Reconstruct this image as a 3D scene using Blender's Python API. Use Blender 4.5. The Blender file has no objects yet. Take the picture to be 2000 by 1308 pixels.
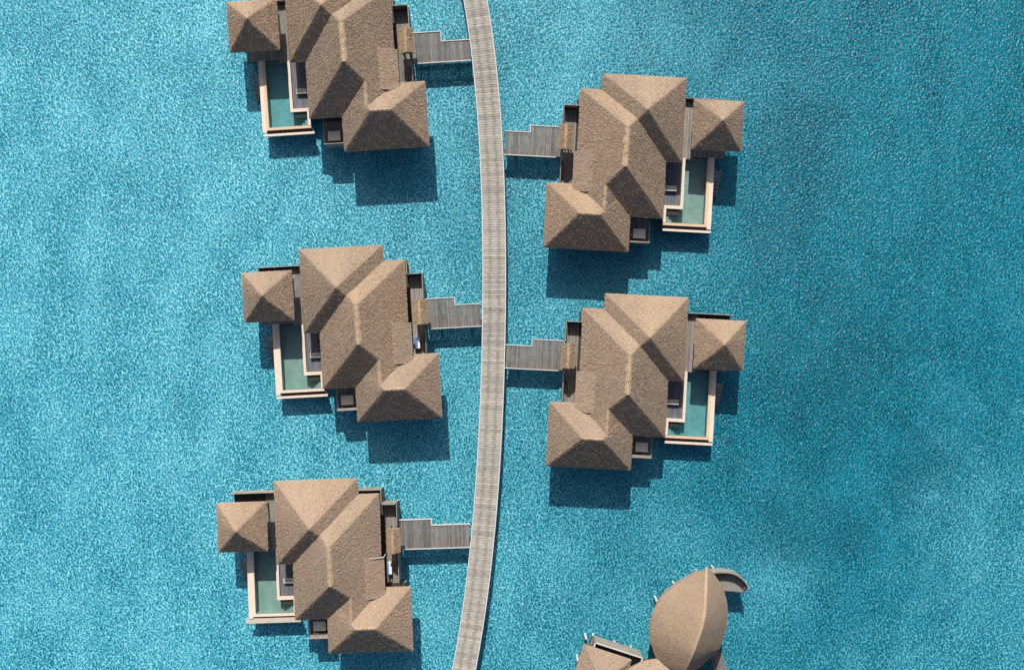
import bpy, math, random
import numpy as np
from mathutils import Vector, Matrix, Quaternion

random.seed(7)
scene = bpy.context.scene
COL = scene.collection
R = math.radians

# ------------------------------------------------------------------ camera
CAM_Z = 88.0
cam_d = bpy.data.cameras.new("camera")
cam = bpy.data.objects.new("camera", cam_d)
COL.objects.link(cam)
cam_d.sensor_width = 36.0
cam_d.sensor_fit = 'HORIZONTAL'
cam_d.lens = 36.0 * 1850.0 / 2000.0
cam_d.clip_start = 1.0
cam_d.clip_end = 6000.0
cam.location = (0, 0, CAM_Z)
cam.rotation_euler = (R(-1.0), 0, 0)
scene.camera = cam

# ------------------------------------------------------------------ sky, sun, exposure
SUN_EL = R(42.8)
SUN_AZ = math.atan2(-0.40, 4.23)          # measured from +Y towards +X
world = bpy.data.worlds.new("World")
scene.world = world
world.use_nodes = True
wn = world.node_tree.nodes
bg = wn.get("Background") or wn.new("ShaderNodeBackground")
sky = wn.new("ShaderNodeTexSky")
sky.sky_type = 'NISHITA'
sky.sun_disc = False
sky.sun_elevation = SUN_EL
sky.sun_rotation = SUN_AZ
sky.altitude = 0
sky.air_density = 0.8
sky.dust_density = 3.0
sky.ozone_density = 0.6
world.node_tree.links.new(sky.outputs[0], bg.inputs[0])
bg.inputs[1].default_value = 0.10

sun_d = bpy.data.lights.new("sun", 'SUN')
sun_d.energy = 5.0
sun_d.angle = R(0.5)
sun_d.color = (1.0, 0.95, 0.88)
sun = bpy.data.objects.new("sun", sun_d)
COL.objects.link(sun)
sd = Vector((math.sin(SUN_AZ) * math.cos(SUN_EL), math.cos(SUN_AZ) * math.cos(SUN_EL), math.sin(SUN_EL)))
sun.rotation_mode = 'QUATERNION'
sun.rotation_quaternion = (-sd).to_track_quat('-Z', 'Y')
sun.location = sd * 60

cy = scene.cycles
cy.max_bounces = 5
cy.diffuse_bounces = 2
cy.glossy_bounces = 2
cy.transmission_bounces = 2
cy.transparent_max_bounces = 6
cy.caustics_reflective = False
cy.caustics_refractive = False

vs = scene.view_settings
vs.view_transform = 'Standard'
vs.look = 'None'
vs.exposure = 0.0
vs.gamma = 1.0
vs.use_curve_mapping = False

# ------------------------------------------------------------------ helpers
class N:
    """tiny wrapper round a material node tree"""
    def __init__(self, name):
        self.m = bpy.data.materials.new(name)
        self.m.use_nodes = True
        self.t = self.m.node_tree
        self.t.nodes.clear()
        self.out = self.t.nodes.new("ShaderNodeOutputMaterial")
    def new(self, kind, **kw):
        n = self.t.nodes.new(kind)
        for k, v in kw.items():
            setattr(n, k, v)
        return n
    def put(self, sock, v):
        if hasattr(v, 'links') or isinstance(v, bpy.types.NodeSocket):
            self.t.links.new(v, sock)
        else:
            sock.default_value = v
    def math(self, op, a, b=0.0, c=None):
        n = self.new("ShaderNodeMath", operation=op)
        self.put(n.inputs[0], a); self.put(n.inputs[1], b)
        if c is not None: self.put(n.inputs[2], c)
        return n.outputs[0]
    def vmath(self, op, a, b=(0, 0, 0)):
        n = self.new("ShaderNodeVectorMath", operation=op)
        self.put(n.inputs[0], a); self.put(n.inputs[1], b)
        return n.outputs['Value'] if op in ('LENGTH', 'DISTANCE', 'DOT_PRODUCT') else n.outputs[0]
    def noise(self, vec, scale, detail=2.0, rough=0.5, dist=0.0, w=None, kind='FBM', dim='3D'):
        n = self.new("ShaderNodeTexNoise")
        n.noise_dimensions = '4D' if w is not None else dim
        n.noise_type = kind
        n.normalize = True
        self.put(n.inputs['Vector'], vec)
        if w is not None: self.put(n.inputs['W'], w)
        self.put(n.inputs['Scale'], scale); self.put(n.inputs['Detail'], detail)
        self.put(n.inputs['Roughness'], rough); self.put(n.inputs['Distortion'], dist)
        return n.outputs['Fac']
    def ramp(self, fac, stops):
        n = self.new("ShaderNodeValToRGB")
        e = n.color_ramp.elements
        while len(e) < len(stops): e.new(0.5)
        for i, (p, c) in enumerate(stops):
            e[i].position = p
            e[i].color = (c[0], c[1], c[2], 1) if not isinstance(c, (int, float)) else (c, c, c, 1)
        self.put(n.inputs[0], fac)
        return n.outputs[0]
    def mix(self, fac, a, b, blend='MIX'):
        n = self.new("ShaderNodeMix", data_type='RGBA', blend_type=blend)
        self.put(n.inputs[0], fac)
        for s, v in ((n.inputs[6], a), (n.inputs[7], b)):
            self.put(s, (*v, 1) if isinstance(v, tuple) and len(v) == 3 else v)
        return n.outputs[2]
    def maprange(self, v, a, b, c=0.0, d=1.0, smooth=True):
        n = self.new("ShaderNodeMapRange")
        n.interpolation_type = 'SMOOTHSTEP' if smooth else 'LINEAR'
        self.put(n.inputs[0], v)
        for i, x in enumerate((a, b, c, d)): self.put(n.inputs[1 + i], x)
        return n.outputs[0]
    def mapping(self, vec, scale=(1, 1, 1), loc=(0, 0, 0), rot=(0, 0, 0)):
        n = self.new("ShaderNodeMapping")
        self.put(n.inputs[0], vec)
        n.inputs[1].default_value = loc; n.inputs[2].default_value = rot; n.inputs[3].default_value = scale
        return n.outputs[0]
    def bump(self, h, dist, strength=1.0, normal=None):
        n = self.new("ShaderNodeBump")
        self.put(n.inputs['Height'], h)
        n.inputs['Distance'].default_value = dist
        n.inputs['Strength'].default_value = strength
        if normal is not None: self.put(n.inputs['Normal'], normal)
        return n.outputs[0]
    def principled(self, color, rough=0.8, normal=None, spec=0.3, **kw):
        n = self.new("ShaderNodeBsdfPrincipled")
        self.put(n.inputs['Base Color'], (*color, 1) if isinstance(color, tuple) and len(color) == 3 else color)
        self.put(n.inputs['Roughness'], rough)
        n.inputs['Specular IOR Level'].default_value = spec
        if normal is not None: self.put(n.inputs['Normal'], normal)
        for k, v in kw.items(): self.put(n.inputs[k], v)
        self.t.links.new(n.outputs[0], self.out.inputs[0])
        return n


class MB:
    """mesh builder; authored in left-hand villa coordinates, can be mirrored in x"""
    def __init__(self):
        self.v, self.f, self.uv = [], [], []
    def face(self, pts, uvs=None):
        i = len(self.v)
        self.v.extend(tuple(p) for p in pts)
        self.f.append(tuple(range(i, i + len(pts))))
        self.uv.append(uvs if uvs else [(p[0], p[1]) for p in pts])
    def box(self, x0, x1, y0, y1, z0, z1, skip=()):
        a = [(x0, y0, z0), (x1, y0, z0), (x1, y1, z0), (x0, y1, z0), (x0, y0, z1), (x1, y0, z1), (x1, y1, z1), (x0, y1, z1)]
        for nm, q in (('b', (3, 2, 1, 0)), ('t', (4, 5, 6, 7)), ('s', (0, 1, 5, 4)), ('e', (1, 2, 6, 5)), ('n', (2, 3, 7, 6)), ('w', (3, 0, 4, 7))):
            if nm not in skip: self.face([a[k] for k in q])
        return self
    def bar(self, p, q, w, h):
        """box along p->q, width w, height h (centred)"""
        p, q = Vector(p), Vector(q)
        d = (q - p).normalized()
        up = Vector((0, 0, 1)) if abs(d.z) < 0.95 else Vector((1, 0, 0))
        s = d.cross(up).normalized() * (w / 2)
        u = s.cross(d).normalized() * (h / 2)
        a = [p - s - u, p + s - u, p + s + u, p - s + u, q - s - u, q + s - u, q + s + u, q - s + u]
        for k in ((0, 1, 2, 3), (7, 6, 5, 4), (4, 5, 1, 0), (5, 6, 2, 1), (6, 7, 3, 2), (7, 4, 0, 3)):
            self.face([a[j] for j in k])
        return self
    def tube(self, p, q, r0, r1=None, n=10):
        r1 = r0 if r1 is None else r1
        p, q = Vector(p), Vector(q)
        d = (q - p).normalized()
        up = Vector((0, 0, 1)) if abs(d.z) < 0.95 else Vector((1, 0, 0))
        s = d.cross(up).normalized(); u = s.cross(d).normalized()
        A = [p + (s * math.cos(t) + u * math.sin(t)) * r0 for t in [2 * math.pi * i / n for i in range(n)]]
        B = [q + (s * math.cos(t) + u * math.sin(t)) * r1 for t in [2 * math.pi * i / n for i in range(n)]]
        for i in range(n):
            j = (i + 1) % n
            self.face([A[j], A[i], B[i], B[j]])
        self.face(list(A)); self.face(list(reversed(B)))
        return self
    def mesh(self, name, mirror=False):
        me = bpy.data.meshes.new(name)
        v = [(-x, y, z) for x, y, z in self.v] if mirror else self.v
        f = [tuple(reversed(q)) for q in self.f] if mirror else self.f
        me.from_pydata(v, [], f)
        ul = me.uv_layers.new(name="UVMap")
        flat = []
        for uv in self.uv:
            for p in (reversed(uv) if mirror else uv): flat.extend(p)
        ul.data.foreach_set("uv", flat)
        me.update()
        return me


def link(name, data, parent=None, mat=None, loc=None, rotz=None):
    o = bpy.data.objects.new(name, data)
    COL.objects.link(o)
    if mat is not None and data is not None and not data.materials: data.materials.append(mat)
    if parent is not None: o.parent = parent
    if loc is not None: o.location = loc
    if rotz is not None: o.rotation_euler = (0, 0, rotz)
    return o

def tag(o, label=None, cat=None, group=None, kind=None):
    if label: o["label"] = label
    if cat: o["category"] = cat
    if group: o["group"] = group
    if kind: o["kind"] = kind
    return o

def empty(name, loc, rotz, label, cat, group=None):
    o = bpy.data.objects.new(name, None)
    COL.objects.link(o)
    o.empty_display_size = 0.5
    o.location = loc; o.rotation_euler = (0, 0, rotz)
    return tag(o, label, cat, group)

_unit = {}
def plank_mesh(kind, L, W, H, mat):
    """bevelled board, long axis x, top at z=0; cached"""
    key = (kind, round(L, 2), round(W, 3), H)
    if key in _unit: return _unit[key]
    b = min(0.012, W * .08)
    mb = MB()
    x, y = L / 2, W / 2
    lo = [(-x, -y, -H), (x, -y, -H), (x, y, -H), (-x, y, -H)]
    mi = [(-x, -y, -b), (x, -y, -b), (x, y, -b), (-x, y, -b)]
    to = [(-x + b, -y + b, 0), (x - b, -y + b, 0), (x - b, y - b, 0), (-x + b, y - b, 0)]
    for i in range(4):
        j = (i + 1) % 4
        mb.face([lo[i], lo[j], mi[j], mi[i]]); mb.face([mi[i], mi[j], to[j], to[i]])
    mb.face(to)
    me = mb.mesh("plank"); me.materials.append(mat)
    _unit[key] = me
    return me

# ------------------------------------------------------------------ materials
def mat_sea_floor():
    # pale coral sand, sinking into a deeper channel to the east, with patches of weed
    n = N("lagoon_floor")
    pos = n.new("ShaderNodeNewGeometry").outputs['Position']
    sep = n.new("ShaderNodeSeparateXYZ"); n.put(sep.inputs[0], pos)
    warp = n.noise(pos, 0.055, 3, 0.6, dim='2D')
    warp2 = n.noise(pos, 0.2, 5, 0.65, dim='2D')
    w1 = n.math('SUBTRACT', warp, 0.5)
    xg = n.math('ADD', sep.outputs[0], n.math('MULTIPLY', w1, 50.0))
    xg = n.math('ADD', xg, n.math('MULTIPLY', n.math('SUBTRACT', warp2, 0.5), 22.0))
    xg = n.math('ADD', xg, n.math('MULTIPLY', sep.outputs[1], 0.10))
    deep = n.math('SUBTRACT', n.maprange(xg, -20.0, 30.0), n.math('MULTIPLY', n.maprange(n.math('SUBTRACT', xg, n.math('MULTIPLY', sep.outputs[1], 0.9)), 40.0, 70.0), 0.50))
    shal = n.mix(n.maprange(warp2, 0.3, 0.7), (0.145, 0.490, 0.605), (0.215, 0.590, 0.705))
    base = n.mix(deep, shal, (0.016, 0.240, 0.320))
    weed = None
    for cx, cy, rx, ry, ang in ((38.0, -14.0, 3.4, 6, 25), (29, -5, 9, 13, 30), (26, 13, 5, 12, 15), (27, -20, 8, 4.5, 20)):
        v = n.mapping(n.vmath('SUBTRACT', pos, (cx, cy, 0)), rot=(0, 0, R(ang)))
        d = n.vmath('LENGTH', n.vmath('MULTIPLY', v, (1 / rx, 1 / ry, 0)))
        d = n.math('ADD', d, n.math('MULTIPLY', n.math('SUBTRACT', warp2, 0.5), 2.4))
        p = n.maprange(d, 1.2, 0.2)
        weed = p if weed is None else n.math('MAXIMUM', weed, p)
    base = n.mix(n.math('MULTIPLY', weed, 0.45), base, (0.008, 0.120, 0.170))
    df = n.new("ShaderNodeBsdfDiffuse"); n.put(df.inputs[0], base)
    n.t.links.new(df.outputs[0], n.out.inputs[0])
    return n.m

def mat_sea():
    # thin sheet: caustic light web painted into its transparent colour; gloss glitters in the sun
    n = N("lagoon_water")
    pos = n.new("ShaderNodeNewGeometry").outputs['Position']
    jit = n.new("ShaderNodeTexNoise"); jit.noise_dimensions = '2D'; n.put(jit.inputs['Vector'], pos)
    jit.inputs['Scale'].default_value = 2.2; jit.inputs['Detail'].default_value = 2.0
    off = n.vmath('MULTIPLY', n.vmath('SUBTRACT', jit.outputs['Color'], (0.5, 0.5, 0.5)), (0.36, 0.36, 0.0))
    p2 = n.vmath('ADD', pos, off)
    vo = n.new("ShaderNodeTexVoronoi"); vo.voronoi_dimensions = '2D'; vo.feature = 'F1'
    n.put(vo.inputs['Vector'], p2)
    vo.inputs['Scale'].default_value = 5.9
    caustic_web = vo.outputs['Distance']
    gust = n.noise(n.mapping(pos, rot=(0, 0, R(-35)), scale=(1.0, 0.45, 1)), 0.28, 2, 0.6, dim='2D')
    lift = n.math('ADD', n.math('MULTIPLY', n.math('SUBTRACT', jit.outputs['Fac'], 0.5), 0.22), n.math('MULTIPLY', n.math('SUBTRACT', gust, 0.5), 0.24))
    tone = n.ramp(n.math('ADD', caustic_web, lift), [(0.08, (0.10, 0.37, 0.42)), (0.36, (0.42, 0.72, 0.75)), (0.61, (1.0, 1.0, 1.0))])
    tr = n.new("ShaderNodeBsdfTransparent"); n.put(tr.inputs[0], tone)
    rip = n.noise(pos, 4.2, 1.0, 0.5, dim='2D')
    nor = n.bump(rip, 0.13, 1.0)
    gl = n.new("ShaderNodeBsdfGlossy"); gl.inputs['Roughness'].default_value = 0.33
    n.put(gl.inputs['Normal'], nor)
    ms = n.new("ShaderNodeMixShader")
    ms.inputs[0].default_value = 0.026
    n.put(ms.inputs[1], tr.outputs[0]); n.put(ms.inputs[2], gl.outputs[0])
    n.t.links.new(ms.outputs[0], n.out.inputs[0])
    return n.m

def mat_thatch(name, c0, c1, c2):
    n = N(name)
    uv = n.new("ShaderNodeTexCoord").outputs['UV']
    oi = n.new("ShaderNodeObjectInfo").outputs['Random']
    pos = n.new("ShaderNodeNewGeometry").outputs['Position']
    tuft = n.noise(n.mapping(uv, scale=(8.5, 5.5, 1)), 1.0, 3, 0.62, 0.5)
    fib = n.noise(n.mapping(uv, scale=(26, 2.6, 1)), 1.0, 2, 0.6)
    rows = n.noise(n.mapping(uv, scale=(0.9, 10, 1), loc=(3, 9, 0)), 1.0, 3, 0.6)
    big = n.noise(pos, 0.45, 4, 0.6)
    col = n.ramp(n.math('ADD', n.math('MULTIPLY', tuft, 0.5), n.math('MULTIPLY', fib, 0.5)), [(0.30, c0), (0.5, c1), (0.72, c2)])
    col = n.mix(n.math('MULTIPLY', n.maprange(big, 0.35, 0.7), 0.35), col, n.mix(0.5, col, (0.62, 0.70, 0.78), 'MULTIPLY'))
    col = n.mix(0.75, col, n.ramp(rows, [(0.3, 0.70), (0.7, 1.18)]), 'MULTIPLY')
    h = n.math('ADD', n.math('MULTIPLY', tuft, 1.0), n.math('MULTIPLY', fib, 0.35))
    h = n.math('ADD', h, n.math('MULTIPLY', rows, 0.55))
    tw = n.ramp(oi, [(0.0, (0.92, 0.925, 0.935)), (0.5, (1.0, 1.0, 1.0)), (1.0, (1.05, 1.02, 0.98))])
    col = n.mix(1.0, col, tw, 'MULTIPLY')
    n.principled(col, 0.95, n.bump(h, 0.05, 1.0), 0.05)
    return n.m

def mat_wood(name, c0, c1, c2, bands=False, vary=0.35):
    n = N(name)
    oc = n.new("ShaderNodeTexCoord").outputs['Object']
    rnd = n.new("ShaderNodeObjectInfo").outputs['Random']
    w = n.math('MULTIPLY', rnd, 57.0)
    gr = n.noise(n.mapping(oc, scale=(1.1, 22, 6)), 1.0, 3, 0.6, 0.2, w=w)
    bl = n.noise(n.mapping(oc, scale=(1.3, 3, 3)), 1.0, 3, 0.6, 0.0, w=w)
    col = n.ramp(n.math('ADD', n.math('MULTIPLY', gr, 0.55), n.math('MULTIPLY', bl, 0.45)), [(0.3, c0), (0.5, c1), (0.72, c2)])
    r2 = n.math('FRACT', n.math('MULTIPLY', rnd, 17.3))
    tone = n.ramp(r2, [(0.0, (1 - vary,) * 3), (0.5, (1, 1, 1)), (0.9, (1 + vary * .35, 1 + vary * .33, 1 + vary * .3)), (1.0, (1 + vary, 1 + vary * .8, 1 + vary * .5))])
    col = n.mix(1.0, col, tone, 'MULTIPLY')
    if bands:   # two darker, faintly green wheel and foot tracks worn along the walk
        sep = n.new("ShaderNodeSeparateXYZ"); n.put(sep.inputs[0], oc)
        ax = n.math('ABSOLUTE', n.math('ADD', sep.outputs[0], 0.05))
        d = n.math('ABSOLUTE', n.math('SUBTRACT', ax, 0.40))
        k = n.math('MULTIPLY', n.maprange(d, 0.26, 0.06), n.maprange(bl, 0.3, 0.65))
        col = n.mix(n.math('MULTIPLY', k, 0.95), col, n.mix(1.0, col, (0.60, 0.60, 0.50), 'MULTIPLY'))
    n.principled(col, 0.85, n.bump(gr, 0.006, 0.6), 0.2)
    return n.m

def mat_plain(name, col, rough=0.7, amt=0.2, scale=3.0, spec=0.25):
    n = N(name)
    oc = n.new("ShaderNodeTexCoord").outputs['Object']
    f = n.noise(oc, scale, 5, 0.65)
    f2 = n.noise(oc, scale * 9, 3, 0.6)
    k = n.math('ADD', n.math('MULTIPLY', f, 0.65), n.math('MULTIPLY', f2, 0.35))
    c = n.ramp(k, [(0.28, tuple(x * (1 - amt) for x in col)), (0.72, tuple(min(1, x * (1 + amt)) for x in col))])
    n.principled(c, rough, n.bump(f2, 0.004, 0.5), spec)
    return n.m

def mat_pool_water(name, tint):
    n = N(name)
    pos = n.new("ShaderNodeNewGeometry").outputs['Position']
    h = n.noise(pos, 2.2, 2, 0.5, 0.4)
    nor = n.bump(h, 0.05, 1.0)
    tr = n.new("ShaderNodeBsdfTransparent"); tr.inputs[0].default_value = (*tint, 1)
    gl = n.new("ShaderNodeBsdfGlossy"); gl.inputs['Roughness'].default_value = 0.03
    n.put(gl.inputs['Normal'], nor)
    ms = n.new("ShaderNodeMixShader")
    ms.inputs[0].default_value = 0.025; n.put(ms.inputs[1], tr.outputs[0]); n.put(ms.inputs[2], gl.outputs[0])
    n.t.links.new(ms.outputs[0], n.out.inputs[0])
    return n.m

def mat_tile():
    n = N("pool_tile")
    oc = n.new("ShaderNodeTexCoord").outputs['Object']
    br = n.new("ShaderNodeTexBrick")
    n.put(br.inputs['Vector'], oc)
    br.offset = 0.0
    br.inputs['Color1'].default_value = (0.245, 0.32, 0.305, 1)
    br.inputs['Color2'].default_value = (0.28, 0.355, 0.335, 1)
    br.inputs['Mortar'].default_value = (0.23, 0.285, 0.265, 1)
    br.inputs['Scale'].default_value = 1.0
    br.inputs['Brick Width'].default_value = 0.30
    br.inputs['Row Height'].default_value = 0.30
    br.inputs['Mortar Size'].default_value = 0.012
    f = n.noise(oc, 1.6, 5, 0.65)
    c = n.mix(0.8, br.outputs[0], n.ramp(f, [(0.3, 0.75), (0.7, 1.15)]), 'MULTIPLY')
    n.principled(c, 0.5)
    return n.m

M = dict(
    sea=mat_sea(),
    floor=mat_sea_floor(),
    thatch=mat_thatch("thatch", (0.215, 0.157, 0.112), (0.395, 0.298, 0.218), (0.49, 0.380, 0.287)),
    cap=mat_thatch("ridge_thatch", (0.36, 0.255, 0.17), (0.485, 0.355, 0.245), (0.58, 0.435, 0.31)),
    gatethatch=mat_thatch("gate_thatch", (0.26, 0.19, 0.12), (0.40, 0.29, 0.185), (0.52, 0.39, 0.26)),
    walk=mat_wood("boardwalk_timber", (0.275, 0.255, 0.225), (0.39, 0.365, 0.327), (0.50, 0.474, 0.432), bands=True, vary=0.22),
    bridge=mat_wood("bridge_timber", (0.112, 0.102, 0.095), (0.188, 0.174, 0.163), (0.27, 0.251, 0.237), vary=0.30),
    deck=mat_wood("deck_timber", (0.16, 0.15, 0.135), (0.26, 0.245, 0.22), (0.36, 0.34, 0.31), vary=0.25),
    pooldeck=mat_wood("pool_deck_timber", (0.10, 0.105, 0.12), (0.16, 0.165, 0.185), (0.22, 0.225, 0.245), vary=0.25),
    kerb=mat_plain("pale_edge_timber", (0.56, 0.54, 0.53), 0.8, 0.18),
    screen=mat_wood("screen_timber", (0.20, 0.172, 0.145), (0.31, 0.272, 0.235), (0.41, 0.37, 0.325), vary=0.2),
    dark=mat_plain("dark_timber", (0.055, 0.042, 0.034), 0.8, 0.35),
    wall=mat_plain("stained_wall", (0.16, 0.10, 0.06), 0.75, 0.25),
    piling=mat_plain("pale_piling", (0.62, 0.60, 0.57), 0.8, 0.2),
    coping=mat_plain("pale_coping", (0.70, 0.585, 0.475), 0.7, 0.14),
    coping2=mat_plain("warm_coping", (0.64, 0.46, 0.31), 0.7, 0.18),
    outer=mat_plain("weathered_coping", (0.50, 0.45, 0.38), 0.8, 0.22),
    tile=mat_tile(),
    pwA=mat_pool_water("pool_water_green", (0.84, 0.96, 0.93)),
    pwB=mat_pool_water("pool_water_blue", (0.62, 0.93, 0.98)),
    cushion=mat_plain("cream_cushion", (0.50, 0.47, 0.40), 0.9, 0.10, 5),
    grey=mat_plain("grey_cover", (0.74, 0.66, 0.54), 0.85, 0.12, 5),
    white=mat_plain("white_paint", (0.78, 0.78, 0.78), 0.5, 0.06),
    blue=mat_plain("blue_cover", (0.10, 0.20, 0.38), 0.6, 0.15),
)

# ------------------------------------------------------------------ lagoon
SEA_Z = 0.05
S = 2500.0
mb = MB(); mb.face([(-S, -S, 0), (S, -S, 0), (S, S, 0), (-S, S, 0)])
tag(link("sea_floor", mb.mesh("sea_floor"), mat=M['floor']), kind="structure")
mb = MB(); mb.face([(-S, -S, SEA_Z), (S, -S, SEA_Z), (S, S, SEA_Z), (-S, S, SEA_Z)])
tag(link("water", mb.mesh("water"), mat=M['sea']), kind="structure")

# ------------------------------------------------------------------ boardwalk
ZD = 1.65          # deck level everywhere
_by = np.array([28.84, 26.53, 24.22, 21.91, 18.67, 15.89, 10.32, 5.67, 1.01, -3.66, -8.33, -13.02, -17.71, -22.42, -27.13, -32.23])
_bx = np.array([-3.295, -2.97, -2.65, -2.37, -2.115, -1.885, -1.70, -1.61, -1.66, -1.725, -1.87, -2.155, -2.41, -2.98, -3.54, -4.42])
_bp = np.polyfit(_by, _bx, 5)
_bd = np.polyder(_bp)
HALF = 1.075       # half width of the walk
def walk_x(y): return float(np.polyval(_bp, y))
def walk_dir(y):
    d = Vector((float(np.polyval(_bd, y)), 1.0, 0)); d.normalize(); return d
Y0, Y1 = -33.6, 32.2
walk = empty("boardwalk", (walk_x(0), 0, 0), 0, "long curved pale grey timber boardwalk running between the villas", "boardwalk")
wl = Vector((walk_x(0), 0, 0))
PW = 0.222
y = Y0; k = 0
while y < Y1:
    d = walk_dir(y)
    c = Vector((walk_x(y), y, ZD + random.uniform(-0.006, 0.006)))
    o = link("plank", plank_mesh("walk", 2 * HALF - 0.14 + (0, 0.02, -0.015)[k % 3], PW - 0.016, 0.045, M['walk']), walk, loc=c - wl)
    o.rotation_euler = (0, random.uniform(-0.004, 0.004), math.atan2(-d.x, d.y) + random.uniform(-0.006, 0.006) + (math.pi if random.random() < .5 else 0))
    y += PW * d.y; k += 1
# pale edge kerbs in lengths, bearers below, pilings
def along(y, s, z):
    d = walk_dir(y); p = Vector((walk_x(y), y, 0)) + Vector((d.y, -d.x, 0)) * s
    return Vector((p.x, p.y, z)) - wl
y = Y0
while y < Y1 - 1:
    y2 = min(y + 4.4, Y1)
    for s in (-1, 1):
        mb = MB(); n = 4
        for i in range(n):
            a, b = y + (y2 - .03 - y) * i / n, y + (y2 - .03 - y) * (i + 1) / n
            mb.bar(along(a, s * (HALF - .04), ZD - .02), along(b, s * (HALF - .04), ZD - .02), 0.085, 0.11)
        link("edge_kerb", mb.mesh("edge_kerb"), walk, M['kerb'])
        mb = MB()
        for i in range(n):
            a, b = y + (y2 - y) * i / n, y + (y2 - y) * (i + 1) / n
            mb.bar(along(a, s * 0.75, ZD - .17), along(b, s * 0.75, ZD - .17), 0.14, 0.24)
        link("bearer", mb.mesh("bearer"), walk, M['dark'])
        mb = MB().tube(along(y + 2.2, s * .8, -1.0), along(y + 2.2, s * .8, ZD - .29), 0.13, 0.13)
        link("piling", mb.mesh("piling"), walk, M['piling'])
    y = y2
# a few dark bolt heads near the middle bridges
for (bx, by) in ((-0.42, 0.78), (0.02, 0.70), (0.62, 0.76), (0.70, 0.66), (-0.55, -1.9), (0.3, 9.6)):
    mb = MB().tube((bx, by, ZD - .01), (bx, by, ZD + .02), 0.055, 0.045, 8)
    link("bolt_head", mb.mesh("bolt_head"), walk, M['dark'])

# ------------------------------------------------------------------ thatch builders
def course_face(mb, P0, P1, Q1, Q0, pitch=0.20, bump=0.036, seg=0.055, clump=0.050, rnd=random, hang=0.018):
    """overlapping thatch courses on the quad P0-P1 (eave) to Q0-Q1 (top)"""
    P0, P1, Q0, Q1 = map(Vector, (P0, P1, Q0, Q1))
    e = (P1 - P0).normalized()
    up = ((Q0 + Q1) / 2 - (P0 + P1) / 2)
    up = (up - e * up.dot(e))
    Ls = up.length; up.normalize()
    nrm = e.cross(up).normalized()
    nc = max(3, int(round(Ls / pitch)))
    uo, vo = rnd.uniform(0, 50), rnd.uniform(0, 50)
    # solid bed below the courses
    dz = -nrm * 0.012
    mb.face([P0 + dz, P1 + dz, Q1 + dz, Q0 + dz] if (Q1 - Q0).length > .01 else [P0 + dz, P1 + dz, Q1 + dz], [(uo, vo)] * (4 if (Q1 - Q0).length > .01 else 3))
    for i in range(nc):
        t0, t1 = i / nc, (i + 1) / nc
        a0, a1 = P0.lerp(Q0, t0), P1.lerp(Q1, t0)
        b0, b1 = P0.lerp(Q0, t1), P1.lerp(Q1, t1)
        L = (a1 - a0).length
        n = max(1, int(L / seg))
        cut = [0.0] + [(j + rnd.uniform(-.28, .28)) / n for j in range(1, n)] + [1.0]
        tuft = [clump * rnd.random() ** 1.5 for _ in range(n // 3 + 2)]
        shift_ = rnd.randrange(3)
        for j in range(n):           # one leaf bundle
            f0, f1 = cut[j], cut[j + 1]
            h = 0.006 + bump * ((i + j) % 2) * rnd.uniform(.55, 1.0) + tuft[(j + shift_) // 3]
            drop = up * (0.02 + (rnd.uniform(-hang, hang) if i else rnd.uniform(-hang, hang * .5)))
            tilt = nrm * rnd.uniform(-.004, .004)
            l0, l1 = a0.lerp(a1, f0) - drop + nrm * h + tilt, a0.lerp(a1, f1) - drop + nrm * h - tilt
            u0, u1 = b0.lerp(b1, f0) + nrm * (h * .8), b0.lerp(b1, f1) + nrm * (h * .8)
            q = [l0, l1, u1, u0]
            if (u1 - u0).length < 1e-4: q = [l0, l1, u0]
            du, dv = rnd.uniform(0, 9), rnd.uniform(0, 9)
            uvf = lambda p: (uo + du + (p - P0).dot(e), vo + dv + (p - P0).dot(up))
            mb.face(q, [uvf(p) for p in q])
            d_ = nrm * (h + .014)
            for q in ([l0 - d_, l1 - d_, l1, l0], [u0 - d_, l0 - d_, l0, u0], [l1 - d_, u1 - d_, u1, l1]):
                mb.face(q, [uvf(p) for p in q])

SLOPE = 0.905
ZE = 4.0
def hip_roof(x0, x1, y0, y1, z=ZE, tan=SLOPE, thick=0.20, rnd=random, faces="nesw"):
    """x0<x1, y0<y1 eave rectangle"""
    mb = MB()
    w, l = x1 - x0, y1 - y0
    h = min(w, l) / 2
    cx, cy_ = (x0 + x1) / 2, (y0 + y1) / 2
    if w >= l: R0, R1 = Vector((x0 + h, cy_, z + h * tan)), Vector((x1 - h, cy_, z + h * tan))
    else: R0, R1 = Vector((cx, y0 + h, z + h * tan)), Vector((cx, y1 - h, z + h * tan))
    sw, se, ne, nw = Vector((x0, y0, z)), Vector((x1, y0, z)), Vector((x1, y1, z)), Vector((x0, y1, z))
    if w >= l:
        F = dict(s=(sw, se, R1, R0), e=(se, ne, R1, R1), n=(ne, nw, R0, R1), w=(nw, sw, R0, R0))
    else:
        F = dict(s=(sw, se, R0, R0), e=(se, ne, R1, R0), n=(ne, nw, R1, R1), w=(nw, sw, R0, R1))
    for k in faces: course_face(mb, *F[k], rnd=rnd)
    d = Vector((0, 0, -thick))
    cs = [sw, se, ne, nw]
    for i in range(4):
        a, b = cs[i], cs[(i + 1) % 4]
        mb.face([a + d, b + d, b, a], [(0, 0), ((b - a).length, 0), ((b - a).length, .2), (0, .2)])
    mb.face([c + d for c in reversed(cs)])
    return mb, R0, R1

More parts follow.
